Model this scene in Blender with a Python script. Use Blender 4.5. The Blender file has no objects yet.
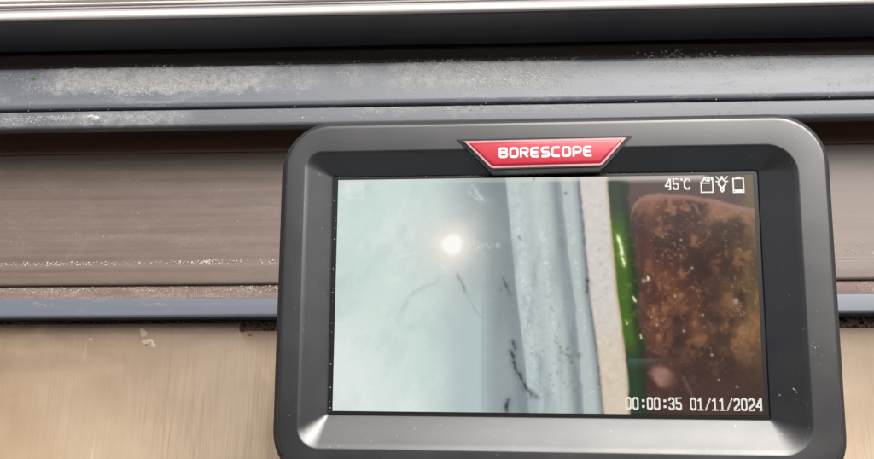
import bpy, bmesh, math, random
import numpy as np
from mathutils import Matrix, Vector
random.seed(7); rng = np.random.default_rng(7)
sc = bpy.context.scene
MM = 0.001
EXPO = 0.9
SUN_EL, SUN_AZ = 54.0, 30.0      # degrees; azimuth measured from +Y towards +X

# ------------------------------------------------------------------ camera
cam_d = bpy.data.cameras.new("camera"); cam = bpy.data.objects.new("camera", cam_d)
sc.collection.objects.link(cam); sc.camera = cam
cam_d.sensor_width = 36.0; cam_d.lens = 36.0 * 900.0 / 874.0
cam_d.clip_start = 0.005; cam_d.clip_end = 300.0
Rc = Matrix(((0.99912847, 0.0100813, 0.04050521),
             (0.0029314, 0.95105283, -0.30901442),
             (-0.04163786, 0.30886384, 0.95019441)))
cam.matrix_world = Matrix.Translation((0, 0, 0.30)) @ Rc.to_4x4()
cam_d.dof.use_dof = True; cam_d.dof.focus_distance = 0.205; cam_d.dof.aperture_fstop = 85.0

# ------------------------------------------------------------------ world + sun
w = bpy.data.worlds.new("World"); sc.world = w; w.use_nodes = True
nt = w.node_tree; nt.nodes.clear()
sky = nt.nodes.new("ShaderNodeTexSky"); sky.sky_type = 'NISHITA'; sky.sun_disc = False
sky.sun_elevation = math.radians(SUN_EL); sky.sun_rotation = math.radians(SUN_AZ)
sky.dust_density = 10.0; sky.air_density = 1.0; sky.ozone_density = 1.0
hs = nt.nodes.new("ShaderNodeHueSaturation"); hs.inputs['Saturation'].default_value = 0.36
bg = nt.nodes.new("ShaderNodeBackground"); bg.inputs['Strength'].default_value = 0.10
wo = nt.nodes.new("ShaderNodeOutputWorld")
nt.links.new(sky.outputs[0], hs.inputs['Color']); nt.links.new(hs.outputs[0], bg.inputs[0]); nt.links.new(bg.outputs[0], wo.inputs[0])
sd = bpy.data.lights.new("sun", 'SUN'); sd.energy = 1.9; sd.angle = math.radians(55); sd.color = (1, 0.965, 0.925)
sun = bpy.data.objects.new("sun", sd); sc.collection.objects.link(sun)
el, az = math.radians(SUN_EL), math.radians(SUN_AZ)
sdir = Vector((math.sin(az) * math.cos(el), math.cos(az) * math.cos(el), math.sin(el)))
sun.rotation_euler = sdir.to_track_quat('Z', 'Y').to_euler(); sun.location = (0, 1, 2)

vs = sc.view_settings
vs.view_transform = 'Standard'; vs.look = 'None'; vs.exposure = EXPO; vs.gamma = 1.0; vs.use_curve_mapping = False

# ------------------------------------------------------------------ helpers
def lin(c):
    c = np.asarray(c, float) / 255.0
    return np.where(c <= 0.04045, c / 12.92, ((c + 0.055) / 1.055) ** 2.4)

def empty(name, label, cat, mat=None):
    o = bpy.data.objects.new(name, None); sc.collection.objects.link(o)
    o.empty_display_size = 0.02
    o['label'] = label; o['category'] = cat
    if mat is not None: o.matrix_world = mat
    return o

def link(name, me, mat, parent=None, smooth=None):
    o = bpy.data.objects.new(name, me); sc.collection.objects.link(o)
    if mat is not None: me.materials.append(mat)
    if parent is not None: o.parent = parent
    if smooth is not None:
        me.polygons.foreach_set("use_smooth", [True] * len(me.polygons))
        me.set_sharp_from_angle(angle=math.radians(smooth))
    return o

def mesh(name, verts, faces):
    me = bpy.data.meshes.new(name); me.from_pydata([tuple(v) for v in verts], [], faces); me.update()
    bm = bmesh.new(); bm.from_mesh(me); bmesh.ops.recalc_face_normals(bm, faces=bm.faces); bm.to_mesh(me); bm.free()
    return me

class N:
    """tiny node helper"""
    def __init__(s, name):
        s.m = bpy.data.materials.new(name); s.m.use_nodes = True; s.t = s.m.node_tree
        s.b = s.t.nodes["Principled BSDF"]
    def n(s, typ, **kw):
        nd = s.t.nodes.new(typ)
        for k, v in kw.items(): setattr(nd, k, v)
        return nd
    def l(s, a, b): s.t.links.new(a, b)
    def coord(s, scale=(1, 1, 1), out='Object'):
        tc = s.n("ShaderNodeTexCoord"); mp = s.n("ShaderNodeMapping"); mp.inputs['Scale'].default_value = scale
        s.l(tc.outputs[out], mp.inputs[0]); return mp.outputs[0]
    def noise(s, vec, scale, detail=4, rough=0.55, dist=0.0):
        nd = s.n("ShaderNodeTexNoise"); nd.inputs['Scale'].default_value = scale; nd.inputs['Detail'].default_value = detail
        nd.inputs['Roughness'].default_value = rough; nd.inputs['Distortion'].default_value = dist
        s.l(vec, nd.inputs['Vector']); return nd.outputs[0]
    def ramp(s, fac, stops):
        r = s.n("ShaderNodeValToRGB"); e = r.color_ramp.elements
        while len(e) < len(stops): e.new(0.5)
        for i, (p, c) in enumerate(stops):
            e[i].position = p; e[i].color = (*c, 1) if not np.isscalar(c) else (c, c, c, 1)
        s.l(fac, r.inputs[0]); return r.outputs[0]
    def mix(s, fac, a, b, mode='MIX'):
        m = s.n("ShaderNodeMix", data_type='RGBA', blend_type=mode)
        for sock, v in ((m.inputs[0], fac), (m.inputs[6], a), (m.inputs[7], b)):
            if hasattr(v, 'is_output'): s.l(v, sock)
            elif np.isscalar(v): sock.default_value = v if sock == m.inputs[0] else (v, v, v, 1)
            else: sock.default_value = (*v, 1)
        return m.outputs[2]
    def math(s, op, a, b):
        m = s.n("ShaderNodeMath", operation=op)
        for i, v in enumerate((a, b)):
            if hasattr(v, 'is_output'): s.l(v, m.inputs[i])
            else: m.inputs[i].default_value = v
        return m.outputs[0]
    def set(s, **kw):
        for k, v in kw.items():
            sock = s.b.inputs[k.replace('_', ' ')]
            if hasattr(v, 'is_output'): s.l(v, sock)
            elif isinstance(v, tuple) and len(v) == 3: sock.default_value = (*v, 1)
            else: sock.default_value = v
        return s
    def bump(s, h, strength, dist):
        b = s.n("ShaderNodeBump"); b.inputs['Strength'].default_value = strength; b.inputs['Distance'].default_value = dist
        s.l(h, b.inputs['Height']); s.l(b.outputs[0], s.b.inputs['Normal'])

# ------------------------------------------------------------------ materials
def mat_metal(name, base, rough, dusty=0.5, dustcol=(0.42, 0.41, 0.39), spec=0.5, streak=0.25, metallic=0.0, lo=.52, hi=.66, coat=0.0, patches=None):
    """coated aluminium extrusion with streaks along X and thin dust film"""
    s = N(name)
    st = s.noise(s.coord((6, 420, 420)), 1.0, 4, 0.6)
    d1 = s.noise(s.coord((60, 160, 160)), 1.0, 5, 0.65, 0.6)
    d2 = s.noise(s.coord((1500, 1500, 1500)), 1.0, 3, 0.7)
    dm = s.math('MULTIPLY', s.ramp(d1, [(lo, 0.0), (hi, 1.0)]), s.ramp(d2, [(0.42, 0.0), (0.62, 1.0)]))
    dm = s.math('MULTIPLY', dm, dusty)
    c = s.mix(s.math('MULTIPLY', s.ramp(st, [(0.35, 0.0), (0.7, 1.0)]), streak), base, tuple(min(1, b * 1.7) for b in base))
    if patches:   # dust film lies in separate patches along the rail
        sp_ = s.n("ShaderNodeSeparateXYZ"); wv = s.n("ShaderNodeVectorMath", operation='ADD')
        tcx = s.n("ShaderNodeTexCoord"); wn = s.n("ShaderNodeTexNoise"); wn.inputs['Scale'].default_value = 260; wn.inputs['Detail'].default_value = 4
        s.l(tcx.outputs['Object'], wn.inputs['Vector'])
        sc2 = s.n("ShaderNodeVectorMath", operation='SCALE'); s.l(wn.outputs['Color'], sc2.inputs[0]); sc2.inputs['Scale'].default_value = .010
        s.l(tcx.outputs['Object'], wv.inputs[0]); s.l(sc2.outputs[0], wv.inputs[1]); s.l(wv.outputs[0], sp_.inputs[0])
        tot = None
        for (xa, xb, ya, yb, amt) in patches:
            ms = []
            for ax, lo_, hi_, ft in ((0, xa, xb, 5.0), (1, ya, yb, 1.5)):
                a1 = s.n("ShaderNodeMapRange"); a1.inputs[1].default_value = (lo_ - ft + 5.0) * MM; a1.inputs[2].default_value = (lo_ + ft + 5.0) * MM; s.l(sp_.outputs[ax], a1.inputs[0])
                a2 = s.n("ShaderNodeMapRange"); a2.inputs[1].default_value = (hi_ + ft + 5.0) * MM; a2.inputs[2].default_value = (hi_ - ft + 5.0) * MM; s.l(sp_.outputs[ax], a2.inputs[0])
                ms += [a1.outputs[0], a2.outputs[0]]
            m_ = s.math('MULTIPLY', s.math('MULTIPLY', ms[0], ms[1]), s.math('MULTIPLY', s.math('MULTIPLY', ms[2], ms[3]), amt))
            tot = m_ if tot is None else s.math('MAXIMUM', tot, m_)
        d3 = s.noise(s.coord(), 520, 5, 0.75)
        tot = s.math('MULTIPLY', tot, s.ramp(d3, [(0.36, 0.15), (0.60, 1.0)]))
        dm = s.math('MAXIMUM', dm, tot)
    c = s.mix(dm, c, dustcol)
    s.set(Base_Color=c, Metallic=metallic, Specular_IOR_Level=spec)
    r = s.math('ADD', s.math('MULTIPLY', dm, 0.35), s.math('ADD', s.math('MULTIPLY', st, 0.16), rough - 0.08))
    s.set(Roughness=r)
    if coat: s.set(Coat_Weight=coat, Coat_Roughness=0.2)
    s.bump(s.math('ADD', s.math('MULTIPLY', st, 0.3), s.math('MULTIPLY', dm, 1.0)), 0.35, 0.0002)
    return s.m

M_rail = mat_metal("grey_coated_aluminium", (0.095, 0.105, 0.122), 0.40, 0.5, dustcol=(.33, .33, .33), patches=[(-150, -70, 145, 155.5, .8), (-64, -54, 146, 154.5, .6), (-45, -37, 147, 153, .6), (-28, 35, 145, 155.5, .7), (60, 112, 149.5, 155.5, .55)])
M_rail2 = mat_metal("grey_coated_aluminium_lower", (0.085, 0.092, 0.105), 0.45, 0.5, dustcol=(.27, .27, .27), patches=[(-142, -102, 132.5, 138, .6), (-40, 42, 136, 138.5, .6)])
M_lip = mat_metal("blue_grey_aluminium", (0.082, 0.092, 0.115), 0.42, 0.5, lo=.6, hi=.72)
M_chan = mat_metal("brown_anodised_aluminium", (0.090, 0.066, 0.054), 0.40, 0.28, dustcol=(0.22, 0.185, 0.165), streak=0.6, spec=0.35, lo=.45, hi=.7)
M_face = mat_metal("brown_rail_face", (0.10, 0.048, 0.027), 0.45, 0.3, dustcol=(0.2, 0.14, 0.11), streak=0.5)
M_groove = mat_metal("dirty_brown_groove", (0.085, 0.055, 0.045), 0.7, 0.85, dustcol=(0.25, 0.20, 0.175), lo=.35, hi=.6)
M_black = mat_metal("black_gasket_face", (0.062, 0.063, 0.070), 0.36, 0.10, dustcol=(0.12, 0.12, 0.12), streak=0.4)
M_void = mat_metal("dark_dirty_rubber", (0.030, 0.018, 0.014), 0.5, 0.5, dustcol=(0.12, 0.08, 0.06), lo=.6, hi=.7)
M_white = mat_metal("white_pvc", (0.50, 0.46, 0.45), 0.35, 0.12, dustcol=(0.5, 0.48, 0.46), streak=0.1)
M_seal = mat_metal("grey_weather_seal", (0.28, 0.26, 0.26), 0.5, 0.3)

def mat_wood():
    s = N("pale_oak_plank")
    oi = s.n("ShaderNodeObjectInfo")
    tc = s.n("ShaderNodeTexCoord"); add = s.n("ShaderNodeVectorMath", operation='ADD')
    s.l(tc.outputs['Object'], add.inputs[0])
    cmb = s.n("ShaderNodeCombineXYZ"); s.l(s.math('MULTIPLY', oi.outputs['Random'], 3.0), cmb.inputs[1]); s.l(cmb.outputs[0], add.inputs[1])
    def mp(sc_):
        m = s.n("ShaderNodeMapping"); m.inputs['Scale'].default_value = sc_; s.l(add.outputs[0], m.inputs[0]); return m.outputs[0]
    broad = s.noise(mp((22, 9, 20)), 1.0, 4, 0.55, 0.8)
    fib = s.noise(mp((560, 30, 200)), 1.0, 6, 0.74, 0.6)
    zone = s.ramp(s.noise(mp((26, 4, 10)), 1.0, 2, 0.5), [(0.42, 0.10), (0.62, 0.62)])
    pore = s.noise(mp((2100, 34, 300)), 1.0, 4, 0.7)
    line = s.noise(mp((1500, 26, 300)), 1.0, 3, 0.6, 0.2)
    blot = s.noise(mp((16, 14, 10)), 1.0, 4, 0.6)
    c = s.ramp(broad, [(0.22, (0.22, 0.150, 0.090)), (0.50, (0.285, 0.214, 0.142)), (0.80, (0.335, 0.268, 0.195))])
    c = s.mix(zone, c, s.ramp(fib, [(0.30, 0.42), (0.52, 0.95), (0.75, 1.0)]), 'MULTIPLY')
    c = s.mix(s.math('MULTIPLY', zone, 0.6), c, s.ramp(pore, [(0.38, 0.25), (0.46, 1.0)]), 'MULTIPLY')
    c = s.mix(s.math('MULTIPLY', zone, 0.75), c, s.ramp(line, [(0.36, (.40, .31, .23)), (0.45, (1, 1, 1))]), 'MULTIPLY')
    c = s.mix(0.35, c, s.ramp(blot, [(0.32, (0.58, 0.50, 0.42)), (0.55, (1, 1, 1))]), 'MULTIPLY')
    # darker brown towards the threshold, unevenly, and a few pale scuffs along the grain
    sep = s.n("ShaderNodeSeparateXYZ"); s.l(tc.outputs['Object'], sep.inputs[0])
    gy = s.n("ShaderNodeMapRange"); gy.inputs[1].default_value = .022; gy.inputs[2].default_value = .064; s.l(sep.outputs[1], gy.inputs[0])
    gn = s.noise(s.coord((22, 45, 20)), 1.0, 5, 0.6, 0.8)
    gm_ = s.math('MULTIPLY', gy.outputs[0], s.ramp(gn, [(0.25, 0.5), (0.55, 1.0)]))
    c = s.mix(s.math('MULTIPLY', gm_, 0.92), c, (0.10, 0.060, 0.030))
    scf = s.noise(s.coord((300, 9, 100)), 1.0, 3, 0.7, 1.2)
    c = s.mix(s.ramp(scf, [(0.66, 0.0), (0.74, 0.35)]), c, (0.62, 0.55, 0.45))
    s.set(Base_Color=c, Roughness=s.math('ADD', s.math('MULTIPLY', fib, 0.2), 0.38), Specular_IOR_Level=0.4)
    s.bump(s.math('ADD', s.math('MULTIPLY', fib, 0.6), s.math('MULTIPLY', pore, 0.4)), 0.3, 0.0003)
    return s.m
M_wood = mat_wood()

def mat_simple(name, base, rough, var=0.3, scale=300, spec=0.5, bump=0.0, metallic=0.0):
    s = N(name)
    n = s.noise(s.coord(), scale, 4, 0.6)
    c = s.mix(s.math('MULTIPLY', n, var), base, tuple(b * 0.45 for b in base))
    s.set(Base_Color=c, Roughness=rough, Specular_IOR_Level=spec, Metallic=metallic)
    if bump: s.bump(n, bump, 0.0003)
    return s.m

def mat_case():
    s = N("charcoal_textured_plastic")
    fine = s.noise(s.coord(), 5200, 3, 0.7)
    sm_ = s.noise(s.coord((1, 1.6, 1)), 70, 5, 0.6, 0.2)
    big = s.noise(s.coord((1, 1, 1)), 45, 4, 0.6)
    spk = s.noise(s.coord(), 1500, 2, 0.5)
    c = s.mix(s.ramp(big, [(0.4, 0.0), (0.75, 0.5)]), (0.007, 0.008, 0.010), (0.014, 0.0125, 0.0125))
    c = s.mix(s.ramp(spk, [(0.72, 0.0), (0.78, 0.5)]), c, (0.35, 0.34, 0.33))
    s.set(Base_Color=c, Roughness=s.math('ADD', s.math('MULTIPLY', big, 0.10), 0.34), Specular_IOR_Level=0.35)
    s.bump(fine, 0.35, 0.00008)
    s.set(Coat_Weight=1.0, Coat_IOR=1.60, Coat_Roughness=s.ramp(sm_, [(0.35, 0.28), (0.7, 0.38)]))
    return s.m
M_case = mat_case()
M_rubber = mat_simple("black_rubber_edge", (0.018, 0.018, 0.020), 0.55, 0.4, 900, 0.35, 0.1)
M_gasket = mat_simple("black_screen_border", (0.006, 0.006, 0.006), 0.35, 0.3, 800, 0.4)
M_red = mat_simple("glossy_red_enamel", (0.44, 0.012, 0.032), 0.30, 0.45, 420, 0.7)
M_badge_rim = mat_simple("pinkish_badge_edge", (0.42, 0.23, 0.25), 0.3, 0.2, 500, 0.6)
M_letter = mat_simple("white_badge_lettering", (0.80, 0.74, 0.74), 0.4, 0.35, 1400)
M_dust = mat_simple("pale_grit", (0.44, 0.43, 0.41), 0.6, 0.3, 2500)
M_dirt = mat_simple("brown_dirt_crumbs", (0.15, 0.09, 0.06), 0.8, 0.7, 1500)
M_plaster = mat_simple("cream_filler", (0.36, 0.30, 0.23), 0.8, 0.5, 1800, 0.3, 0.4)
M_moss = mat_simple("green_moss", (0.10, 0.30, 0.05), 0.7, 0.6, 1800, 0.3, 0.4)
M_paving = mat_simple("grey_paving", (0.30, 0.29, 0.28), 0.8, 0.4, 6, 0.3)
s_ = N("wet_bead"); s_.set(Base_Color=(0.75, 0.74, 0.7), Roughness=0.08, Specular_IOR_Level=0.8, Transmission_Weight=0.6); M_bead = s_.m

# ------------------------------------------------------------------ setting: ground and threshold
gm = mesh("ground", [(-60, -60, -.04), (60, -60, -.04), (60, 60, -.04), (-60, 60, -.04)], [(0, 1, 2, 3)])
g = link("ground", gm, M_paving); g['kind'] = 'structure'

X0, X1 = -420, 420
# unseen slab added above the indoor side: it shades everything from behind the viewer
rv = []
for z in (2.15, 2.35):
    rv += [(-3, -3.5, z), (3, -3.5, z), (3, .06, z), (-3, .06, z)]
rm = mesh("shade_slab", rv, [(0, 1, 2, 3), (4, 5, 6, 7), (0, 1, 5, 4), (1, 2, 6, 5), (2, 3, 7, 6), (3, 0, 4, 7)])
ro = link("shade_slab", rm, M_paving); ro['kind'] = 'structure'
def fillet(pts, r, seg=4):
    """round the corners of an open profile polyline (mm)"""
    out = [pts[0]]
    for i in range(1, len(pts) - 1):
        p0, p1, p2 = (np.array(p, float) for p in (pts[i - 1], pts[i], pts[i + 1]))
        a, b = p0 - p1, p2 - p1
        la, lb = np.linalg.norm(a), np.linalg.norm(b)
        rr = min(r, la * .45, lb * .45)
        s, e = p1 + a / la * rr, p1 + b / lb * rr
        for k in range(seg + 1):
            t = k / seg
            out.append(tuple((1 - t) ** 2 * s + 2 * t * (1 - t) * p1 + t * t * e))
    out.append(pts[-1]); return out

def extrude(name, prof, mat, parent, r=0.5, x0=X0, x1=X1, nx=60, wob=0.0, label=None):
    """closed profile in (y,z) mm swept along x"""
    n0 = len(prof)
    # profile is given as an open top line, closed underneath
    pr = fillet(prof, r); n = len(pr)
    xs = np.linspace(x0, x1, nx + 1); v = []; f = []
    for i, x in enumerate(xs):
        for (y, z) in pr: v.append((x * MM, (y + wob * math.sin(x * .031 + y)) * MM, z * MM))
    for i in range(nx):
        for j in range(n):
            a, b = i * n + j, i * n + (j + 1) % n
            f.append((a, b, b + n, a + n))
    f.append(tuple(range(n))); f.append(tuple(nx * n + k for k in reversed(range(n))))
    o = link(name, mesh(name, v, f), mat, parent, 35)
    if label: o['label'] = label
    return o

th = empty("door_threshold", "long grey and brown aluminium sliding door track running behind the handheld screen", "door track",
           Matrix.Translation((0, .1, 0)))
thi = Matrix.Translation((0, -.1, 0))
def ext(*a, **k):
    o = extrude(*a, **k); o.matrix_parent_inverse = thi; return o
# dusty top of the raised rail (upper strip)
ext("upper_rail", [(155.2, 6), (155.2, 15.0), (153.8, 16.2), (140.2, 16.2), (138.9, 15.6), (138.7, 12), (138.7, 6)], M_rail, th, r=.5, label="broad dusty grey strip of the raised rail")
ext("lower_rail", [(138.2, 6), (138.2, 14.6), (137.7, 15.2), (132.6, 14.8), (131.9, 14.2), (131.7, 12.5), (134, 11.5), (134, 6)], M_rail2, th, r=.4, label="narrow grey strip along the rail's near edge")
ext("rail_face", [(150, -7), (150, 11.4), (141.0, 11.4), (140.6, -3.2), (139.5, -4.0), (130.6, -4.1), (130.0, -4.5), (130.0, -7)], M_face, th, r=.5, label="dark brown face under the raised rail")
ext("channel", [(129.9, -7), (129.9, -4.6), (128.5, -4.8), (124, -4.97), (118, -5), (87.3, -5), (86.4, -4.5), (80.2, -4.5), (79.6, -4.9), (79.6, -7)], M_chan, th, r=.35, label="flat brown channel floor with scratches and grit")
ext("groove", [(79.5, -7.6), (79.5, -6), (78.6, -5.6), (76, -4.6), (73.6, -3.2), (73.6, -7.6)], M_groove, th, r=.3, label="narrow dirt filled brown groove")
ext("nosing", [(73.4, -7.6), (73.4, .9), (72.7, 1.6), (67.3, 1.5), (66.6, 1.0), (66.5, .1), (67.2, -.6), (67.2, -7.6)], M_lip, th, r=.25, label="blue grey rounded nosing above the wooden boards")

dl = empty("sliding_door", "black bottom edge of a sliding door with white ridged cap at the top of the picture", "door",
           Matrix.Translation((0, .17, 0)))
dli = Matrix.Translation((0, -.17, 0))
def exd(*a, **k):
    o = extrude(*a, **k); o.matrix_parent_inverse = dli; return o
exd("rubber_seal", [(166.5, 0), (166.5, 8.5), (163.5, 9.5), (160.5, 7.5), (157.5, 7.0), (156.2, 5.5), (156.0, 2), (156.4, 0)], M_void, dl, r=.8, wob=.15, label="dirty black rubber seal in the gap above the rail")
exd("door_face", [(190, 6), (190, 33.2), (163.9, 33.2), (163.2, 32.6), (163.6, 12.5), (164.6, 11), (167, 10.5), (167, 6)], M_black, dl, r=.6, label="glossy black vertical face")
exd("white_cap", [(186, 33.4), (186, 35.9), (170.1, 35.7), (169.9, 34.2), (169.5, 34.2), (169.3, 35.5), (168.5, 35.4), (168.3, 33.7), (166.3, 33.7), (166.1, 34.8), (164.5, 34.9), (163.8, 34.4), (163.7, 33.4)], M_white, dl, r=.35, label="white ridged plastic cap")
exd("grey_bead", [(168.25, 33.75), (168.2, 34.6), (167.6, 34.6), (167.5, 34.1), (166.4, 34.05), (166.35, 33.75)], M_seal, dl, r=.1, label="thin grey bead between the white ridges")

# threshold sits over this base
exb = extrude("threshold_base", [(190, -38), (190, -.1), (150.2, -.1), (150, -7.2), (79, -7.7), (66.8, -7.7), (66.8, -38)], M_void, th, r=.2); exb.matrix_parent_inverse = thi

# floor boards
fl = bpy.data.objects.new("wooden_floor", None); sc.collection.objects.link(fl); fl['kind'] = 'structure'
def plank(x0, x1, ytop, notch=None):
    y0 = -330.
    z = -6.0; zb = -16.0; c = .15
    bm = bmesh.new()
    pts = [(x0, y0), (x1, y0), (x1, ytop), (x0, ytop)]
    if notch:
        nx_, ny_ = notch
        pts = [(x0, y0), (x1, y0), (x1, ny_), (nx_ + 4, ny_ + .1), (nx_ + .4, ny_ - .2), (nx_, ny_ + .3), (nx_ + .2, ytop), (x0, ytop)]
    fv = [bm.verts.new((a * MM, b * MM, z * MM)) for a, b in pts]
    f = bm.faces.new(fv)
    r = bmesh.ops.extrude_face_region(bm, geom=[f])
    vs_ = [e for e in r['geom'] if isinstance(e, bmesh.types.BMVert)]
    bmesh.ops.translate(bm, verts=vs_, vec=(0, 0, (zb - z) * MM))
    bmesh.ops.recalc_face_normals(bm, faces=bm.faces)
    top = [e for e in bm.edges if all(abs(v.co.z - z * MM) < 1e-6 for v in e.verts)]
    bmesh.ops.bevel(bm, geom=top, offset=c * MM, segments=2, profile=.5, affect='EDGES')
    me = bpy.data.meshes.new("plank"); bm.to_mesh(me); bm.free()
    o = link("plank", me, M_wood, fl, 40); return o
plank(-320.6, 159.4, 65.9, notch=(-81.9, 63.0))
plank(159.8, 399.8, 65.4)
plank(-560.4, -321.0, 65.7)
# sub floor under the boards
sfm = mesh("sub_floor", [(-600 * MM, -.34, -.0165), (.42, -.34, -.0165), (.42, .0665, -.0165), (-600 * MM, .0665, -.0165)], [(0, 1, 2, 3)])
sf = link("sub_floor", sfm, M_dirt); sf['kind'] = 'structure'

# ------------------------------------------------------------------ grit, crumbs, flecks
OCT = [(1, 0, 0), (-1, 0, 0), (0, 1, 0), (0, -1, 0), (0, 0, 1), (0, 0, -1)]
OF = [(0, 2, 4), (2, 1, 4), (1, 3, 4), (3, 0, 4), (2, 0, 5), (1, 2, 5), (3, 1, 5), (0, 3, 5)]
def grains(name, pts, mat, flat=.6):
    v = []; f = []
    for (x, y, z, r) in pts:
        b = len(v); a = random.random() * 6.28; ca, sa = math.cos(a), math.sin(a)
        jit = [random.uniform(.6, 1.35) for _ in range(6)]
        for (p, q, s), j in zip(OCT, jit):
            v.append(((x + (p * ca - q * sa) * r * j) * MM, (y + (p * sa + q * ca) * r * j) * MM, (z + s * r * j * flat) * MM))
        f += [tuple(b + k for k in t) for t in OF]
    me = bpy.data.meshes.new(name); me.from_pydata(v, [], f); me.update()
    return link(name, me, mat)

def pxx(px, y, z):   # world x (mm) lying on the line of sight through photo column px, at world y,z
    # camera space solve, used only to place debris where it lies on the rail
    zc = Rc.transposed() @ Vector((0, y, z - 300)); xc = Rc.transposed() @ Vector((1, 0, 0))
    k = (px - 437) / 900.0
    # (zc.x + t*xc.x) = k * -(zc.z + t*xc.z)
    return (-k * zc.z - zc.x) / (xc.x + k * xc.z)

P = []
_cl = np.random.default_rng(3).random((64, 64))
def clump(u, v):
    u = u / 11.0 % 63; v = v / 11.0 % 63; i, j = int(u), int(v); a, b = u - i, v - j
    t = (_cl[i, j] * (1 - a) + _cl[i + 1, j] * a) * (1 - b) + (_cl[i, j + 1] * (1 - a) + _cl[i + 1, j + 1] * a) * b
    return min(1, max(.08, (t - .22) * 2.2))
def patch(px0, px1, y0, y1, z, n, r0=.10, r1=.32, feather=True):
    for _ in range(n):
        u = random.random(); v = random.random()
        if feather:
            u = random.gauss(.5, .27); v = random.gauss(.5, .24)
            if not (-.15 < u < 1.15 and 0 < v < 1) or random.random() > clump(u * (px1 - px0), v * 40): continue
        y = y0 + (y1 - y0) * v
        x = pxx(px0 + (px1 - px0) * u, y, z)
        P.append((x, y, z + .03, r0 + (r1 - r0) * random.random() ** 2.5))
patch(20, 255, 143, 155.2, 16.22, 13000, .05, .22)
patch(60, 230, 142, 153, 16.25, 450, .1, .36)
patch(268, 304, 144.5, 155, 16.22, 1300, .05, .22)
patch(330, 358, 146, 154, 16.22, 700, .05, .22)
patch(385, 575, 143, 155.4, 16.22, 11000, .05, .22)
patch(405, 530, 146.5, 154.5, 16.25, 450, .1, .34)
patch(650, 810, 148.5, 155.2, 16.22, 3500, .05, .2)
patch(-10, 900, 140.5, 154.5, 16.25, 220, feather=False)
patch(0, 125, 133, 137.5, 15.05, 2200, .05, .22)
patch(120, 200, 133, 137.5, 15.1, 60)
patch(330, 600, 136, 138, 15.25, 300, .08, .26)
patch(-10, 900, 132.6, 137.8, 15.1, 120, feather=False)
patch(-10, 900, 138.2, 139.4, 15.4, 40, .1, .3, feather=False)
d = grains("rail_grit", P, M_dust); d['kind'] = 'stuff'; d['label'] = "fine pale grit lying in patches on the raised grey rail"
P = []
patch(-5, 280, 86.9, 88.3, -4.8, 230, .10, .34, feather=False)
patch(30, 110, 86.6, 88.6, -4.85, 90, .14, .4)
patch(180, 235, 86.8, 89, -4.85, 120, .12, .42)
patch(-5, 900, 80, 124, -4.95, 170, .06, .22, feather=False)
patch(820, 890, 85.4, 93.6, -4.9, 60, .1, .3)
patch(0, 280, 75, 79, -4.8, 260, .1, .3, feather=False)
patch(230, 280, 75, 79, -4.7, 120, .1, .3)
patch(0, 280, 72.2, 73.6, 1.3, 70, .06, .18, feather=False)
patch(30, 60, 69.5, 72, 1.6, 60, .08, .2)
d = grains("channel_grit", P, M_dust); d['kind'] = 'stuff'; d['label'] = "pale grit collected along the brown channel and groove"
P = []
patch(-5, 900, 156.2, 162.5, 7.6, 700, .15, .55, feather=False)
patch(300, 480, 156.4, 160, 7.6, 300, .2, .7)
patch(-5, 240, 66.2, 66.7, -6.0, 300, .2, .5, feather=False)
patch(238, 285, 63.4, 66.6, -7.0, 420, .2, .6, feather=False)
patch(815, 900, 63.4, 66.6, -7.0, 420, .2, .6, feather=False)
patch(-5, 285, 62, 66.4, -5.98, 60, .08, .25, feather=False)
d = grains("dirt_crumbs", P, M_dirt); d['kind'] = 'stuff'; d['label'] = "dark brown dirt crumbs packed in the gaps beside the rail and boards"

def bead_cluster(spots):
    bm = bmesh.new()
    for (x, y, z, r) in spots:
        bmesh.ops.create_icosphere(bm, subdivisions=2, radius=r * MM, matrix=Matrix.Translation((x * MM, y * MM, z * MM)) @ Matrix.Diagonal((1.3, 1, .7, 1)))
    me = bpy.data.meshes.new("water_beads"); bm.to_mesh(me); bm.free(); return me
sp = []
for _ in range(70): 
    px = random.gauss(672, 24); sp.append((pxx(px, 160, 8), random.uniform(158, 162), random.uniform(7.6, 9), random.uniform(.12, .38)))
for px0_, n_ in ((285, 14), (345, 10), (435, 16), (520, 28), (535, 18), (470, 8), (590, 8), (395, 8)):
    for _ in range(n_): sp.append((pxx(random.gauss(px0_, 12), 158, 7.4), random.uniform(156.6, 161), 7.6, random.uniform(.08, .3)))
o = link("water_beads", bead_cluster(sp), M_bead, None, 60); o['kind'] = 'stuff'; o['label'] = "tiny wet beads in the dark gap above the grey rail"

def blob(name, cx, cy, z, rx, ry, h, mat, label, cat, seed):
    """uneven crusty fleck"""
    r = random.Random(seed); n = 22; v = [(cx * MM, cy * MM, (z + h) * MM)]; f = []
    n = 36; ph = [r.uniform(0, 6.28) for _ in range(6)]
    for ring, rr in enumerate((.35, .7, 1.0)):
        for k in range(n):
            a = 2 * math.pi * k / n; j = .85 + sum(.34 / (q + 1) * math.sin((q + 2) * a + ph[q] + ring * .5) for q in range(6)) * .7 + r.uniform(-.06, .06)
            j = max(.3, j)
            v.append(((cx + rx * rr * j * math.cos(a)) * MM, (cy + ry * rr * j * math.sin(a)) * MM, (z + h * (1 - rr * rr) * r.uniform(.5, 1.3) - (.02 if rr == 1 else 0)) * MM))
    for k in range(n):
        f.append((0, 1 + k, 1 + (k + 1) % n))
        for q in range(2):
            a, b = 1 + q * n + k, 1 + q * n + (k + 1) % n
            f.append((a, a + n, b + n, b))
    f.append(tuple(1 + 2 * n + k for k in reversed(range(n))))
    o = link(name, mesh(name, v, f), mat); o['label'] = label; o['category'] = cat; return o
def wpx(px, y, z): return pxx(px, y, z)
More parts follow.
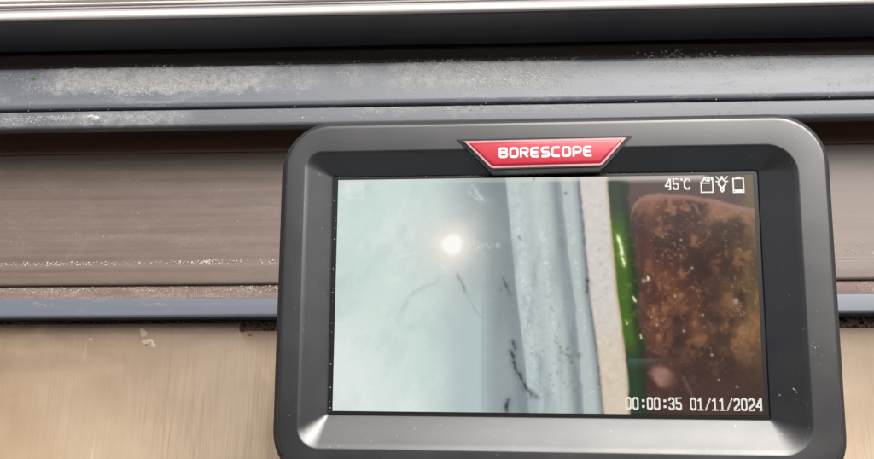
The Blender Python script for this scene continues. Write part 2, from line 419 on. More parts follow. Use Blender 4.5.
blob("filler_fleck", wpx(149, 59.0, -6), 59.0, -6.0, 2.3, 1.9, .5, M_plaster, "cream filler fleck stuck on the oak board below the nosing", "filler fleck", 3)
blob("filler_fleck", wpx(143, 62.4, -6), 62.6, -6.0, 1.3, 2.0, .25, M_plaster, "small faint filler smear just above the cream fleck on the board", "filler fleck", 4)
blob("filler_fleck", wpx(90, 60.3, -6), 60.3, -6.0, 1.0, .5, .25, M_plaster, "tiny pale fleck on the board left of the cream filler fleck", "filler fleck", 5)
blob("filler_fleck", wpx(93, 135.5, 15), 135.6, 15.1, 1.9, 1.3, .35, M_dust, "crusty white fleck on the narrow grey strip of the rail", "filler fleck", 8)
blob("moss_fleck", wpx(34, 150, 16), 150.6, 16.2, 1.5, .6, .3, M_moss, "small bright green moss fleck on the dusty rail", "moss", 6)
blob("dirt_fleck", wpx(250, 61.4, -6), 61.5, -6.0, 1.3, .45, .2, M_dirt, "dark brown dirt fleck under the notch beside the screen", "dirt fleck", 9)

# ------------------------------------------------------------------ the borescope monitor (local mm: x right, y up, z to viewer; 0 = screen centre)
Rd = Matrix(((0.99854261, 0.01064588, -0.05290853), (-0.01856741, 0.9882722, -0.1515695), (0.05067444, 0.15233098, 0.98702957)))
DM = Matrix.Translation((0.01540175, 0.04932126, 0.10128878)) @ Rd.to_4x4()
dev = empty("borescope_monitor", "handheld charcoal inspection camera monitor with lit screen and red badge", "borescope", DM)

def rrect(x0, y0, x1, y1, r, seg=10, ns=6):
    """rounded rectangle points, ccw from the bottom-left; r = (bl, br, tr, tl)"""
    cs = [((x0 + r[0], y0 + r[0]), r[0], math.pi), ((x1 - r[1], y0 + r[1]), r[1], 1.5 * math.pi),
          ((x1 - r[2], y1 - r[2]), r[2], 0.0), ((x0 + r[3], y1 - r[3]), r[3], .5 * math.pi)]
    pts = []
    for i, ((cx, cy), rr, a0) in enumerate(cs):
        for k in range(seg + 1):
            a = a0 + .5 * math.pi * k / seg; pts.append((cx + rr * math.cos(a), cy + rr * math.sin(a)))
        (c2, r2, a2) = cs[(i + 1) % 4]
        p, q = pts[-1], (c2[0] + r2 * math.cos(a2), c2[1] + r2 * math.sin(a2))
        for k in range(1, ns): t = k / ns; pts.append((p[0] + (q[0] - p[0]) * t, p[1] + (q[1] - p[1]) * t))
    return pts
def loft(rings, cap0=False, cap1=False):
    v = []; f = []; n = len(rings[0][0])
    for pts, z in rings: v += [(a * MM, b * MM, (z(a, b) if callable(z) else z) * MM) for a, b in pts]
    for i in range(len(rings) - 1):
        for j in range(n):
            a, b = i * n + j, i * n + (j + 1) % n
            f.append((a, b, b + n, a + n))
    if cap0: f.append(tuple(reversed(range(n))))
    if cap1: f.append(tuple((len(rings) - 1) * n + k for k in range(n)))
    return v, f
OX0, OY0, OX1, OY1, OR = -60.6, -43.0, 63.7, 40.2, 12.0
def outer(i): return rrect(OX0 + i, OY0 + i, OX1 - i, OY1 - i, [max(1, OR - i)] * 4)
CX0, CY0, CX1, CY1 = -54.2, -34.4, 56.0, 32.3
cr = (4.5, 6.0, 6.5, 3.6)
def cham(i): return rrect(CX0 + i, CY0 + i, CX1 - i, CY1 - i, [max(.3, c - i) for c in cr])
HX0, HY0, HX1, HY1 = -48.75, -27.75, 48.75, 27.65
def hole(i, r=.5): return rrect(HX0 + i, HY0 + i, HX1 - i, HY1 - i, [r] * 4)
def mixr(a, b, t): return [(p[0] * (1 - t) + q[0] * t, p[1] * (1 - t) + q[1] * t) for p, q in zip(a, b)]
c0, h0 = cham(0), hole(0)
v, f = loft([(outer(1.45), 3.1), (outer(1.47), 3.75), (outer(1.60), 3.94), (outer(1.8), 4.0), (outer(2.2), 4.01), (cham(-.55), 4.01), (cham(-.3), 3.99), (cham(-.1), 3.9),
             (mixr(c0, h0, .06), 3.70), (mixr(c0, h0, .12), 3.46), (mixr(c0, h0, .5), 2.0), (mixr(c0, h0, .93), .42), (h0, .12), (hole(.12), -.1), (hole(.12), -.6)])
link("bezel", mesh("bezel", v, f), M_case, dev, 24)
v, f = loft([(outer(6), -24), (outer(3), -23), (outer(1.2), -20), (outer(.6), -9), (outer(.1), -4), (outer(0), 0), (outer(0), 1.6), (outer(.3), 2.4), (outer(.7), 2.95), (outer(1.1), 3.25), (outer(1.36), 3.35), (outer(1.42), 3.1), (outer(1.42), 1.0)], cap0=True)
o = link("rear_case", mesh("rear_case", v, f), M_rubber, dev, 45); o['label'] = "black rubbery edge and back of the case"
v, f = loft([(hole(.13), -.35), (rrect(-47.9, -27.1, 47.9, 27.1, [.3] * 4), -.33)], cap1=True)
o = link("screen_border", mesh("screen_border", v, f), M_gasket, dev); 

# grip below the picture: reaches down to the boards
def gripring(t):
    y = -38 - 95 * t; z = -12 - 62 * t - 14 * math.sin(math.pi * t) * .4
    wx, wz = 21 - 5 * math.sin(math.pi * min(1, t * 1.1)), 13 - 2 * t
    return [(wx * math.copysign(abs(math.cos(a)) ** .7, math.cos(a)) + 1.5, y + .55 * wz * math.copysign(abs(math.sin(a)) ** .7, math.sin(a)), z + .85 * wz * math.copysign(abs(math.sin(a)) ** .7, math.sin(a))) for a in np.linspace(0, 2 * math.pi, 28, endpoint=False)]
gv = []; gf = []; NG = 14
for i in range(NG + 1): gv += [tuple(c * MM for c in p) for p in gripring(i / NG)]
for i in range(NG):
    for j in range(28):
        a, b = i * 28 + j, i * 28 + (j + 1) % 28; gf.append((a, b, b + 28, a + 28))
gf.append(tuple(reversed(range(28)))); gf.append(tuple(NG * 28 + k for k in range(28)))
link("handle", mesh("handle", gv, gf), M_rubber, dev, 50)

# ---- badge
def prism(poly0, z0, poly1, z1, top_in=None):
    rings = [(poly0, z0), (poly1, z1)] + (top_in or [])
    return loft(rings, cap0=True, cap1=True)
bp = [(-11.6, 28.0), (-10.9, 27.7), (13.1, 28.0), (13.8, 28.3), (19.4, 34.6), (-17.9, 34.4)]
bc = np.mean(bp, axis=0)
def ins(p, d):   # inset polygon by distance d
    n = len(p); out = []
    for i in range(n):
        a, b, c = (np.array(p[(i + k) % n]) for k in (-1, 0, 1))
        e1, e2 = (b - a) / np.linalg.norm(b - a), (c - b) / np.linalg.norm(c - b)
        n1, n2 = np.array((-e1[1], e1[0])), np.array((-e2[1], e2[0]))
        m = (n1 + n2) / np.linalg.norm(n1 + n2); out.append(tuple(b + m * d / max(.35, m @ n1)))
    return out
v, f = prism(ins(bp, -.55), .6, ins(bp, -.5), 4.35, [(ins(bp, -.1), 4.35)])
bd = link("logo_badge", mesh("logo_badge", v, f), M_gasket, dev); bd['label'] = "red trapezoid badge reading BORESCOPE in a black recess"
v, f = prism(ins(bp, 0), 4.3, ins(bp, .05), 4.85, [(ins(bp, .2), 5.1), (ins(bp, .65), 5.12)])
link("badge_edge", mesh("badge_edge", v, f), M_badge_rim, bd, 50)
v, f = prism(ins(bp, .6), 4.9, ins(bp, .64), 5.14, [(ins(bp, .85), 5.28), (ins(bp, 1.3), 5.36)])
link("red_plate", mesh("red_plate", v, f), M_red, bd, 50)

# ---- BORESCOPE lettering: ribbons along strokes
def arc(cx, cy, rx, ry, a0, a1, n=6): return [(cx + rx * math.cos(math.radians(a0 + (a1 - a0) * k / n)), cy + ry * math.sin(math.radians(a0 + (a1 - a0) * k / n))) for k in range(n + 1)]
Hh, Wd, r_ = 1.0, .92, .27   # stroke-centre box of a letter
def L_O(): return [arc(r_, r_, r_, r_, 180, 270) + arc(Wd - r_, r_, r_, r_, 270, 360) + arc(Wd - r_, Hh - r_, r_, r_, 0, 90) + arc(r_, Hh - r_, r_, r_, 90, 180) + [(0, r_)]]
def L_B():
    return [[(0, 0), (0, 1)], [(0, 1), (Wd - .25, 1)] + arc(Wd - .25, .78, .22, .22, 90, -90)[1:] + [(0.1, .56)], [(Wd - .3, .54)] + arc(Wd - .26, .27, .27, .27, 90, -90) + [(0, 0)]]
def L_R(): return [[(0, -.1), (0, 1)], [(0, 1), (Wd - .28, 1)] + arc(Wd - .28, .73, .27, .27, 90, -90)[1:] + [(0.05, .46)], [(.42, .46), (Wd - .02, -.08)]]
def L_E(): return [[(Wd + .03, 1), (r_, 1)] + arc(r_, 1 - r_, r_, r_, 90, 180)[1:] + arc(r_, r_, r_, r_, 180, 270) + [(Wd + .03, 0)], [(0.0, .5), (Wd - .06, .5)]]
def L_C(): return [[(Wd + .03, 1), (r_, 1)] + arc(r_, 1 - r_, r_, r_, 90, 180)[1:] + arc(r_, r_, r_, r_, 180, 270) + [(Wd + .03, 0)]]
def L_S(): return [[(Wd, 1), (.25, 1)] + arc(.25, .75, .25, .25, 90, 270)[1:] + arc(Wd - .25, .25, .25, .25, 90, -90) + [(-.03, 0)]]
def L_P(): return [[(0, -.1), (0, 1)], [(0, 1), (Wd - .28, 1)] + arc(Wd - .28, .70, .3, .3, 90, -90)[1:] + [(0.05, .40)]]
def ribbon(pl, wdt, z, V, F, T):
    pl = [np.array(p, float) for p in pl]
    q = [pl[0]]
    for p in pl[1:]:
        if np.linalg.norm(p - q[-1]) > 1e-4: q.append(p)
    n = len(q); b = len(V)
    for i in range(n):
        d1 = q[i] - q[i - 1] if i else q[1] - q[0]; d2 = q[i + 1] - q[i] if i < n - 1 else q[-1] - q[-2]
        d1 = d1 / np.linalg.norm(d1); d2 = d2 / np.linalg.norm(d2); m = d1 + d2; m /= max(1e-6, np.linalg.norm(m))
        nn = np.array((-m[1], m[0])); k = 1 / max(.5, abs(m @ d1))
        for s in (1, -1): x, y = T(q[i] + nn * s * wdt * .5 * k); V.append((x * MM, y * MM, z * MM))
    for i in range(n - 1): F.append((b + 2 * i, b + 2 * i + 1, b + 2 * i + 3, b + 2 * i + 2))
V = []; F = []
x = -9.3; sx, sy, pitch = 1.72, 1.95, 2.36
for li, fn in enumerate([L_B, L_O, L_R, L_E, L_S, L_C, L_O, L_P, L_E]):
    for si, st in enumerate(fn()):
        ribbon(st, .27, 5.40 + .012 * si, V, F, lambda p, x=x: (x + p[0] * sx, 30.35 + p[1] * sy + (x + p[0] * sx + 8) * .004))
    x += pitch
me = bpy.data.meshes.new("lettering"); me.from_pydata(V, [], F); me.update()
lt = link("lettering", me, M_letter, bd)
so = lt.modifiers.new("solid", 'SOLIDIFY'); so.thickness = .06 * MM; so.offset = -1
# small registered-style dot left of the word
# ---- screen picture, computed per vertex (nothing is loaded)
NX, NY = 560, 316
uu, vv = np.meshgrid(np.linspace(0, 1, NX), np.linspace(0, 1, NY))
# picture grid coordinates: columns 336..768, rows 175..417 of the picture shown on the display
den = -0.042235 * uu - 0.04032 * vv + 1
Xp = (382.674126 * uu - 19.248509 * vv + 338.225201) / den
Yp = (-12.940349 * uu + 214.309885 * vv + 180.047506) / den

def vnoise(X, Y, s, seed, octv=4, g=.5):
    """value noise, sum of octaves, 0..1"""
    out = np.zeros_like(X); amp = 1; tot = 0
    for o_ in range(octv):
        r = np.random.default_rng(seed + o_ * 17); T = r.random((257, 257))
        x, y = (X / s) % 256, (Y / s) % 256
        xi, yi = x.astype(int), y.astype(int); fx, fy = x - xi, y - yi
        fx = fx * fx * (3 - 2 * fx); fy = fy * fy * (3 - 2 * fy)
        n = (T[yi, xi] * (1 - fx) + T[yi, xi + 1] * fx) * (1 - fy) + (T[yi + 1, xi] * (1 - fx) + T[yi + 1, xi + 1] * fx) * fy
        out += n * amp; tot += amp; amp *= g; s = s / 2
    return out / tot
def sm(x, a, b): t = np.clip((x - a) / (b - a), 0, 1); return t * t * (3 - 2 * t)
def lerp(c, d, t): return c * (1 - t[..., None]) + np.array(d, float) * t[..., None]
def at(pts): ys, xs = zip(*pts); return np.interp(Yp, ys, xs)
WX = (vnoise(Xp, Yp, 14, 91, 3) - .5) * 5; WY = (vnoise(Xp, Yp, 14, 95, 3) - .5) * 5; BRK = vnoise(Xp, Yp, 4.5, 99, 3)
E1 = at([(178, 505.4), (250, 512.5), (295, 516.7), (305, 518), (363, 525), (412, 529)])
E2 = at([(178, 561), (250, 568), (307, 576), (412, 584)])
E3 = at([(178, 578.5), (236, 584), (292, 588.5), (349, 596.5), (412, 603)])
E4 = at([(178, 607.5), (227, 611.6), (290, 617.3), (308, 620), (369, 627.4), (412, 630)])
E5 = at([(178, 627), (250, 634), (290, 638), (313, 638), (349, 644), (412, 649)])
wob = (vnoise(Xp, Yp, 9, 3) - .5)
cl = vnoise(Xp, Yp, 60, 5, 4); fi = vnoise(Xp, Yp, 5, 8, 3)
img = np.zeros(Xp.shape + (3,)) + np.array((207, 224, 217.))
img = lerp(img, (226, 235, 232), sm(Yp, 250, 400) * sm(-Xp, -440, -340))
img = lerp(img, (194, 211, 209), sm(cl, .42, .7) * .8 * sm(-Xp, -520, -350))
cl2 = vnoise(Xp * .9 + Yp * .25, Yp * .6, 28, 55, 5, .6)
img = lerp(img, (176, 194, 194), sm(cl2, .52, .75) * .45 * (.4 + .6 * np.exp(-(((Xp - 410) / 50) ** 2 + ((Yp - 270) / 60) ** 2))))
img = lerp(img, (232, 238, 236), sm(1 - cl2, .55, .8) * .5)
img = lerp(img, (190, 206, 206), sm(Xp, 400, 470) * .8)
img = lerp(img, (132, 144, 147), sm(Xp, 430, 500) * (1 - .45 * sm(Yp, 230, 330)))
img = lerp(img, (184, 201, 202), sm(Yp, 260, 330) * sm(Xp, 440, 480) * (1 - sm(Xp, 482, 488)) * .9)
img = lerp(img, (150, 166, 170), np.exp(-((Xp - 483) / 2.2) ** 2) * sm(Yp, 255, 300) * .5)
img = lerp(img, (132, 144, 147), sm(Xp, 484, 500) * (1 - .5 * sm(Yp, 300, 360)) * .8)
img = lerp(img, (120, 134, 140), np.exp(-((Xp - E1 + 6) / 7) ** 2) * (.35 + .4 * sm(Yp, 340, 410)))
e = 1.5
m1 = sm(Xp - E1 - wob * 1.2, -e, e); band = np.zeros_like(img) + np.array((182, 193, 190.))
band = lerp(band, (197, 211, 211), np.exp(-((Xp - E1 - 9) / 8) ** 2) * .8)
band = lerp(band, (122, 132, 136), np.exp(-((Xp - E2 + 5) / 6.5) ** 2) * .85)
band = lerp(band, (162, 176, 180), sm(fi, .5, .75) * .25)
band = lerp(band, (150, 164, 169), sm(vnoise(Xp * 1.6, Yp * .35, 16, 61, 4), .5, .8) * .7)
band = lerp(band, (205, 216, 216), np.exp(-((Xp - E1 - 30) / 7) ** 2) * .5)
img = img * (1 - m1[..., None]) + band * m1[..., None]
m2 = sm(Xp - E2 - wob * 2, -1.5, 1.5); b2 = np.zeros_like(img) + np.array((184, 194, 192.))
b2 = lerp(b2, (134, 144, 148), sm(Xp - E3, -9, 0) * .75)
img = img * (1 - m2[..., None]) + b2 * m2[..., None]
m3 = sm(Xp - E3, -1.5, 1.5); b3 = np.zeros_like(img) + np.array((212, 207, 200.))
b3 = lerp(b3, (216, 201, 178), sm(Yp, 290, 380)); b3 = lerp(b3, (226, 222, 217), sm(fi, .5, .72) * .2); b3 = lerp(b3, (190, 182, 170), sm(1 - fi, .5, .75) * .15)
b3 = lerp(b3, (196, 166, 130), sm(Xp - E4, -5, -.5) * .6)
img = img * (1 - m3[..., None]) + b3 * m3[..., None]
img = lerp(img, (92, 95, 100), np.exp(-((Xp - E3 - wob * 1) / 1.7) ** 2) * (.45 + .3 * sm(BRK, .4, .7)))
# green strip
m4 = sm(Xp - E4 - wob * 1.5, -1.8, 1.8); gr = np.zeros_like(img) + np.array((34, 54, 36.))
gr = lerp(gr, (62, 98, 12), sm(Yp, 200, 235) * (1 - sm(Yp, 335, 365))); gr = lerp(gr, (22, 56, 30), sm(Yp, 345, 372))
gr = lerp(gr, (22, 36, 10), sm(Xp - E5, -12, -1) * .85); gr = lerp(gr, (110, 135, 30), sm(fi, .55, .8) * .4 * sm(Yp, 215, 240) * (1 - sm(Yp, 330, 350)))
img = img * (1 - m4[..., None]) + gr * m4[..., None]
# brown fibrous part
m5 = sm(Xp - E5 - wob * 6, -2.5, 3)
f1 = vnoise(Xp * 1.25, Yp * .9, 30, 21, 4, .5); f2 = vnoise(Xp + WX, Yp + WY, 11, 33, 3, .55); f3 = vnoise(Xp, Yp, 3, 40, 2)
br = np.zeros_like(img) + np.array((84, 44, 30.))
br = lerp(br, (96, 72, 42), sm(Xp, 680, 725) * .8)
br = lerp(br, (138, 88, 56), sm(f1, .45, .75) * .75 * (1 - .6 * sm(Yp, 320, 370)))
br = lerp(br, (54, 30, 22), sm(1 - f1, .47, .72) * .8)
br = lerp(br, (168, 120, 80), sm(f2, .48, .76) * .55); br = lerp(br, (56, 32, 24), sm(1 - f2, .55, .85) * .4)
br = lerp(br, (176, 136, 106), sm(f3, .6, .9) * .5)
br = lerp(br, (46, 22, 16), np.exp(-(((Xp - 703) / 9) ** 2 + ((Yp - 265) / 16) ** 2)) * .9)
br = lerp(br, (40, 20, 16), np.exp(-(((Xp - 678) / 8) ** 2 + ((Yp - 335) / 28) ** 2)) * .75)
br = lerp(br, (52, 28, 24), np.exp(-(((Xp - 716) / 10) ** 2 + ((Yp - 300) / 40) ** 2)) * .6)
br = lerp(br, (56, 32, 28), sm(Yp, 320, 395) * .8)
br = lerp(br, (66, 42, 38), (1 - sm(Xp, 640, 652)) * .6)
br = lerp(br, (122, 100, 60), sm(Xp, 741, 748) * (1 - sm(Yp, 300, 390)) * .4)
# rounded upper outline of the brown mass
YB = np.interp(Xp, [628, 631, 634, 640, 648, 660, 685, 710, 745, 770], [236, 214, 204, 197.5, 194.5, 193, 194, 198.5, 207, 212])
up = 1 - sm(Yp - YB, -1.5, 1.5)
br = lerp(br, (84, 66, 62), up * .9)
br = lerp(br, (156, 116, 106), np.exp(-((Yp - YB - 2.5) / 3.5) ** 2) * sm(Yp - YB, -2, 1) * .85)
br = lerp(br, (140, 100, 84), sm(f2, .4, .7) * np.exp(-((Yp - YB - 14) / 16) ** 2) * .4 * (1 - up))
br = lerp(br, (112, 96, 62), up * sm(Xp, 742, 747) * .7)
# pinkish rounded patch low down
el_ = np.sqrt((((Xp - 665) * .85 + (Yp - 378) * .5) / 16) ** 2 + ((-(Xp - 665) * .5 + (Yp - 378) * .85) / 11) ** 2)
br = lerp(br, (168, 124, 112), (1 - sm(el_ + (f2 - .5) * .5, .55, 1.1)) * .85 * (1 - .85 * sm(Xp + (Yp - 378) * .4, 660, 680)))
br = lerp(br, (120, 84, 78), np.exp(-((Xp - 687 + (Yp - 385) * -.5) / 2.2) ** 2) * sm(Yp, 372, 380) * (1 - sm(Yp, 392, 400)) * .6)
img = img * (1 - m5[..., None]) + br * m5[..., None]
img = lerp(img, (120, 124, 120), (Xp > 628) * sm(Yp, 358, 359.5) * (1 - sm(Yp, 359, 372)) * (1 - sm(Xp, 640, 690)) * .35)  # hazy edge of a reflection, painted into the picture
# bright reflected strip painted along the top of the picture
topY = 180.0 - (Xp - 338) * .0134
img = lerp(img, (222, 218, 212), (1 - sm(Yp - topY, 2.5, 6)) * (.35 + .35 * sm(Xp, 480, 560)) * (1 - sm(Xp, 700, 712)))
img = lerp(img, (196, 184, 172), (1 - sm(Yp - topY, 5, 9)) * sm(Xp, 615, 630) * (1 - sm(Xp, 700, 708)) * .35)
# strokes, glints, spots
def seg(x0, y0, x1, y1, wd, col, al, soft=.8):
    global img
    dx, dy = x1 - x0, y1 - y0; U, W_ = Xp + WX, Yp + WY; t = np.clip(((U - x0) * dx + (W_ - y0) * dy) / (dx * dx + dy * dy + 1e-9), 0, 1)
    dd = np.hypot(U - x0 - t * dx, W_ - y0 - t * dy) + wob * 1.5
    img = lerp(img, col, ((1 - sm(dd, wd - soft, wd + soft)) * .75 + .35 * np.exp(-(dd / (wd * 2.6)) ** 2)) * al * (.45 + .55 * sm(BRK, .35, .6)))
def dot(x, y, r, col, al):
    global img
    img = lerp(img, col, np.exp(-(((Xp - x) ** 2 + (Yp - y) ** 2) / (r * r))) * al)
for q in [(456, 274, 461, 284, 1.0, (96, 112, 118), .6), (461, 284, 464, 292, 1.0, (96, 112, 118), .6), (464, 292, 482, 318, .5, (140, 158, 160), .5),
          (505, 278, 507, 286, 1.0, (76, 86, 92), .75), (507, 286, 510, 294, 1.3, (76, 86, 92), .7), (513, 342, 514, 349, 1.4, (54, 62, 68), .85),
          (510, 352, 513, 357, 1.3, (54, 62, 68), .85), (514, 362, 518, 374, 1.5, (48, 56, 62), .85), (518, 374, 525, 388, 1.5, (52, 60, 66), .8),
          (525, 388, 530, 396, 1.2, (70, 78, 84), .6), (509, 400, 506.5, 412, 1.5, (40, 46, 52), .85), (402, 308, 412, 294, 2.0, (172, 190, 190), .4),
          (412, 294, 440, 279, 2.2, (168, 186, 186), .4), (586, 280, 588, 292, 1.3, (52, 56, 60), .7)]:
    seg(*q)
for q in [(472, 186, 486, 200, 1.6, (206, 216, 218), .6), (470, 192, 480, 199, 1.2, (206, 216, 218), .5), (398, 256, 414, 252, 1.0, (228, 238, 236), .6), (436, 262, 446, 270, 2.0, (232, 236, 234), .5)]: seg(*q)
r = random.Random(5)
for _ in range(120):   # wet glints on the pale bands
    y_ = r.uniform(225, 330); c_, s_d = r.choice([(519, 3.0), (519, 3), (543, 3), (543, 3), (573, 2)])
    dot(c_ + (y_ - 240) * .13 + r.gauss(0, s_d * .6), y_, r.uniform(.7, 1.6), (228, 236, 236), .32)
for _ in range(170):   # dark specks
    y_ = 400 - abs(r.gauss(0, 60)); 
    if y_ < 180: continue
    dot(r.uniform(527, 578) + (y_ - 350) * .12, y_, r.uniform(.6, 1.6), (120, 128, 130), r.uniform(.08, .4))
for (x_, y_, r_d) in [(532, 393, 3), (536, 397, 2.6), (530, 398, 2), (562, 352, 2.2), (570, 357, 2.2), (567, 349, 1.6), (519, 237, 1.6), (534, 179, 1.2), (565, 193, 1.5), (560, 347, 1.6), (579, 355, 2.4), (571, 362, 1.8), (501, 290, 1.2), (583, 232, 1.3)]:
    dot(x_ + r.uniform(-1, 1), y_, r_d, (92, 100, 102), .5); dot(x_ + r.uniform(-4, 4), y_ + r.uniform(-4, 4), r_d * .7, (100, 108, 110), .4)
for _ in range(60): dot(r.uniform(590, 612) + 0, r.uniform(185, 400), r.uniform(.8, 1.8), r.choice([(236, 234, 230), (170, 160, 148)]), .35) if True else 0
for (x_, y_, r_d) in [(618, 238, 3.2), (620, 245, 2.4), (621.5, 251, 3.2), (624, 262, 3.0), (622, 257, 2.2), (634, 299, 1.8), (626, 323, 1.6), (640.5, 337, 1.6), (648, 278, 1.2)]:
    seg(x_ - .4, y_ - r_d, x_ + .8, y_ + r_d, r_d * .45, (226, 238, 180), .9, .7); dot(x_ + .5, y_ + 1, r_d * .4, (250, 252, 236), 1)
for _ in range(60): dot(r.gauss(655, 22), r.gauss(280, 42), r.uniform(.4, .9), (196, 156, 126), r.uniform(.1, .45))
for (x_, y_, r_d) in [(644, 281, 2.2), (648, 280, 1.4), (681, 240, 1.4), (692, 268, 1.5), (712, 355, 1.5), (703, 315, 1.3), (684, 331, 1.4), (651, 317, 1.2), (657, 325, 1.3), (675, 296, 1.3), (719, 380, 1.3), (737, 387, 1.2), (736, 301, 3)]:
    dot(x_, y_, r_d, (224, 206, 186), .7)
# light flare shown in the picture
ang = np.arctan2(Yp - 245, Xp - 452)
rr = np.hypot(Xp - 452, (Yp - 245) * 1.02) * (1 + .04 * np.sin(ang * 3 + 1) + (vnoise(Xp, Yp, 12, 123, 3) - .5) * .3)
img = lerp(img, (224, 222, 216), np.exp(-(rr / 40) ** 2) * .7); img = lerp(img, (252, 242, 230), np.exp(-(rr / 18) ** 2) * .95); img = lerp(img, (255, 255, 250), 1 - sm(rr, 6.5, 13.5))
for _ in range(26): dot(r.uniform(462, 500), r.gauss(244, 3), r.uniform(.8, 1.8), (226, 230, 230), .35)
# faint square
sq = np.maximum(abs(Xp - 355), abs(Yp - 190.5)); img = lerp(img, (228, 238, 236), np.exp(-((sq - 7.5) / .9) ** 2) * .45)
img = np.clip(img + (vnoise(Xp, Yp, 2.2, 77, 2)[..., None] - .5) * 5, 0, 255)

vx = -47.5 + 95 * uu; vy = 26.7 - 53.4 * vv
co = np.stack([vx * MM, vy * MM, np.full_like(vx, -.12 * MM)], -1).reshape(-1, 3)
idx = np.arange(NX * NY).reshape(NY, NX)
quads = np.stack([idx[:-1, :-1], idx[1:, :-1], idx[1:, 1:], idx[:-1, 1:]], -1).reshape(-1, 4)
me = bpy.data.meshes.new("display")
me.vertices.add(len(co)); me.vertices.foreach_set("co", co.ravel())
me.loops.add(quads.size); me.loops.foreach_set("vertex_index", quads.ravel().astype(np.int32))
me.polygons.add(len(quads)); me.polygons.foreach_set("loop_start", (np.arange(len(quads)) * 4).astype(np.int32))
me.update(calc_edges=True)
ca = me.color_attributes.new("picture", 'FLOAT_COLOR', 'POINT')
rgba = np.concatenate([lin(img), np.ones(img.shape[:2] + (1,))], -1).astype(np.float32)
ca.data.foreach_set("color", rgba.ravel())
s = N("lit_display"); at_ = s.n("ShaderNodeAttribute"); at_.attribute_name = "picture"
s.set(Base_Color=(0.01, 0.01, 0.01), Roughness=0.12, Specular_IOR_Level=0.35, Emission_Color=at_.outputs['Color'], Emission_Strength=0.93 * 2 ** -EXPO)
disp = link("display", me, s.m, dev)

# ---- on-screen writing as small raised pixels of light
s = N("lit_display_text"); s.set(Base_Color=(0.01, 0.01, 0.01), Roughness=.3, Emission_Color=(0.86, 0.84, 0.78), Emission_Strength=0.95 * 2 ** -EXPO); M_osd = s.m
G = {
 '0': [" XXX ", "XX XX", "X   X", "X   X", "X   X", "X   X", "X   X", "X   X", "X   X", "XX XX", " XXX "],
 '1': ["  X  ", " XX  ", "XXX  ", "  X  ", "  X  ", "  X  ", "  X  ", "  X  ", "  X  ", "  X  ", "XXXXX"],
 '2': [" XXX ", "XX XX", "X   X", "    X", "    X", "   XX", "  XX ", " XX  ", "XX   ", "X   X", "XXXXX"],
 '3': [" XXX ", "XX XX", "X   X", "    X", "   XX", " XXX ", "   XX", "    X", "X   X", "XX XX", " XXX "],
 '4': ["   XX", "   XX", "  XXX", "  X X", " XX X", " X  X", "XX  X", "XXXXX", "    X", "    X", "   XX"],
 '5': ["XXXXX", "X    ", "X    ", "X    ", "XXXX ", "XX XX", "    X", "    X", "X   X", "XX XX", " XXX "],
 ':': ["     ", "     ", "  XX ", "  XX ", "     ", "     ", "     ", "  XX ", "  XX ", "     ", "     "],
 '/': ["     X", "     X", "    X ", "    X ", "   X  ", "   X  ", "  X   ", "  X   ", " X    ", " X    ", "X     "],
 ' ': ["     "] * 11,
 'c': ["XX   XXX ", "XX  XX  X", "   XX   X", "   X     ", "   X     ", "   X     ", "   X     ", "   X     ", "   XX   X", "    XX XX", "     XXX "]}
CARD = ["   XXXXXXXXX", "   XX X X XX", "  XXX X X XX", " XX  XXXX  X", "XX         X", "X XXXXXXX  X", "X          X", "X          X", "X          X", "X          X", "X          X", "X          X", "X          X", "XXXXXXXXXXXX"]
LAMP = ["X    XX    X", " X   XX   X ", "  X XXXX X  ", "   XX  XX   ", "XXXX    XXXX", "  X      X  ", "  X      X  ", "  XX    XX  ", "   XX  XX   ", "    XXXX    ", "    XXXX    ", "    X  X    ", "    XXXX    ", "     XX     "]
BATT = ["   XXXX   ", "XXXXXXXXXX", "X        X", "X        X", "X        X", "X        X", "X        X", "X        X", "X        X", "X        X", "X        X", "XXXXXXXXXX", "X XXXXXX X", "XXXXXXXXXX"]
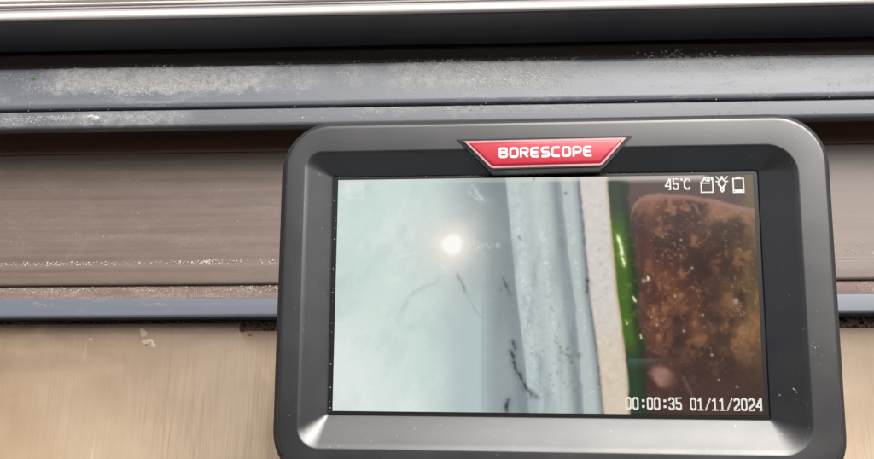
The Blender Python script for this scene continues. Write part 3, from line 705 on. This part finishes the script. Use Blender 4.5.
def pixels(name, items, label=None):
    V = []; F = []; z = .0
    for rows, x0, y0, pw, ph in items:
        for ri, row in enumerate(rows):
            k = 0
            while k < len(row):
                if row[k] == 'X':
                    e_ = k
                    while e_ < len(row) and row[e_] == 'X': e_ += 1
                    b_ = len(V); xa, xb = x0 + (k - .16) * pw, x0 + (e_ + .16) * pw; ya, yb = y0 - (ri - .04) * ph, y0 - (ri + 1.04) * ph
                    V += [(xa * MM, yb * MM, z), (xb * MM, yb * MM, z), (xb * MM, ya * MM, z), (xa * MM, ya * MM, z)]
                    F.append((b_, b_ + 1, b_ + 2, b_ + 3)); k = e_
                else: k += 1
    me = bpy.data.meshes.new(name); me.from_pydata(V, [], F); me.update()
    o = link(name, me, M_osd, disp)
    if label: o['label'] = label
txt = "00:00:35 01/11/2024"
adv = 29.4 / 19
pixels("timestamp", [(G[c_], 17.9 + i * adv, -23.0, (adv * .80) / len(G[c_][0]), 2.75 / 11) for i, c_ in enumerate(txt)], "white time and date reading 00:00:35 01/11/2024")
pixels("temperature_readout", [(G['4'], 28.0, 26.0, .26, .24), (G['5'], 29.75, 26.0, .26, .24), (G['c'], 31.5, 26.0, .23, .24)], "white 45 degrees reading")
pixels("memory_card_icon", [(CARD, 35.9, 26.3, .235, .265)])
pixels("lamp_icon", [(LAMP, 39.3, 26.4, .225, .265)])
pixels("battery_icon", [(BATT, 43.0, 26.2, .25, .265)])

# dust specks resting on the case (in its local frame)
pts = []
for _ in range(70):
    x_, y_ = random.uniform(-59, 62), random.uniform(-40, 38.5)
    if -55.5 < x_ < 57.5 and -36 < y_ < 33.5: continue
    pts.append((x_, y_, 4.07, random.uniform(.03, .09)))
for _ in range(18): pts.append((-48.2 + random.gauss(0, .12), random.uniform(-27, 27), -.3, random.uniform(.05, .16)))
for _ in range(40): pts.append((random.uniform(-20, 0) if random.random() < .5 else random.uniform(-48, 48), 27.3, -.1, random.uniform(.05, .14)))
pts += [(-56.3, -27.6, 4.1, .17), (57.6, -12.2, 4.1, .14), (58.2, -11.9, 4.1, .12), (56.9, -11.7, 4.1, .1), (57.3, -11.2, 4.1, .09), (53.0, -20.9, 2.9, .14), (53.3, -21.2, 2.9, .2), (53.6, -21.6, 3.0, .18)]
d = grains("case_dust", pts, M_dust); d.parent = dev; d['kind'] = 'stuff'
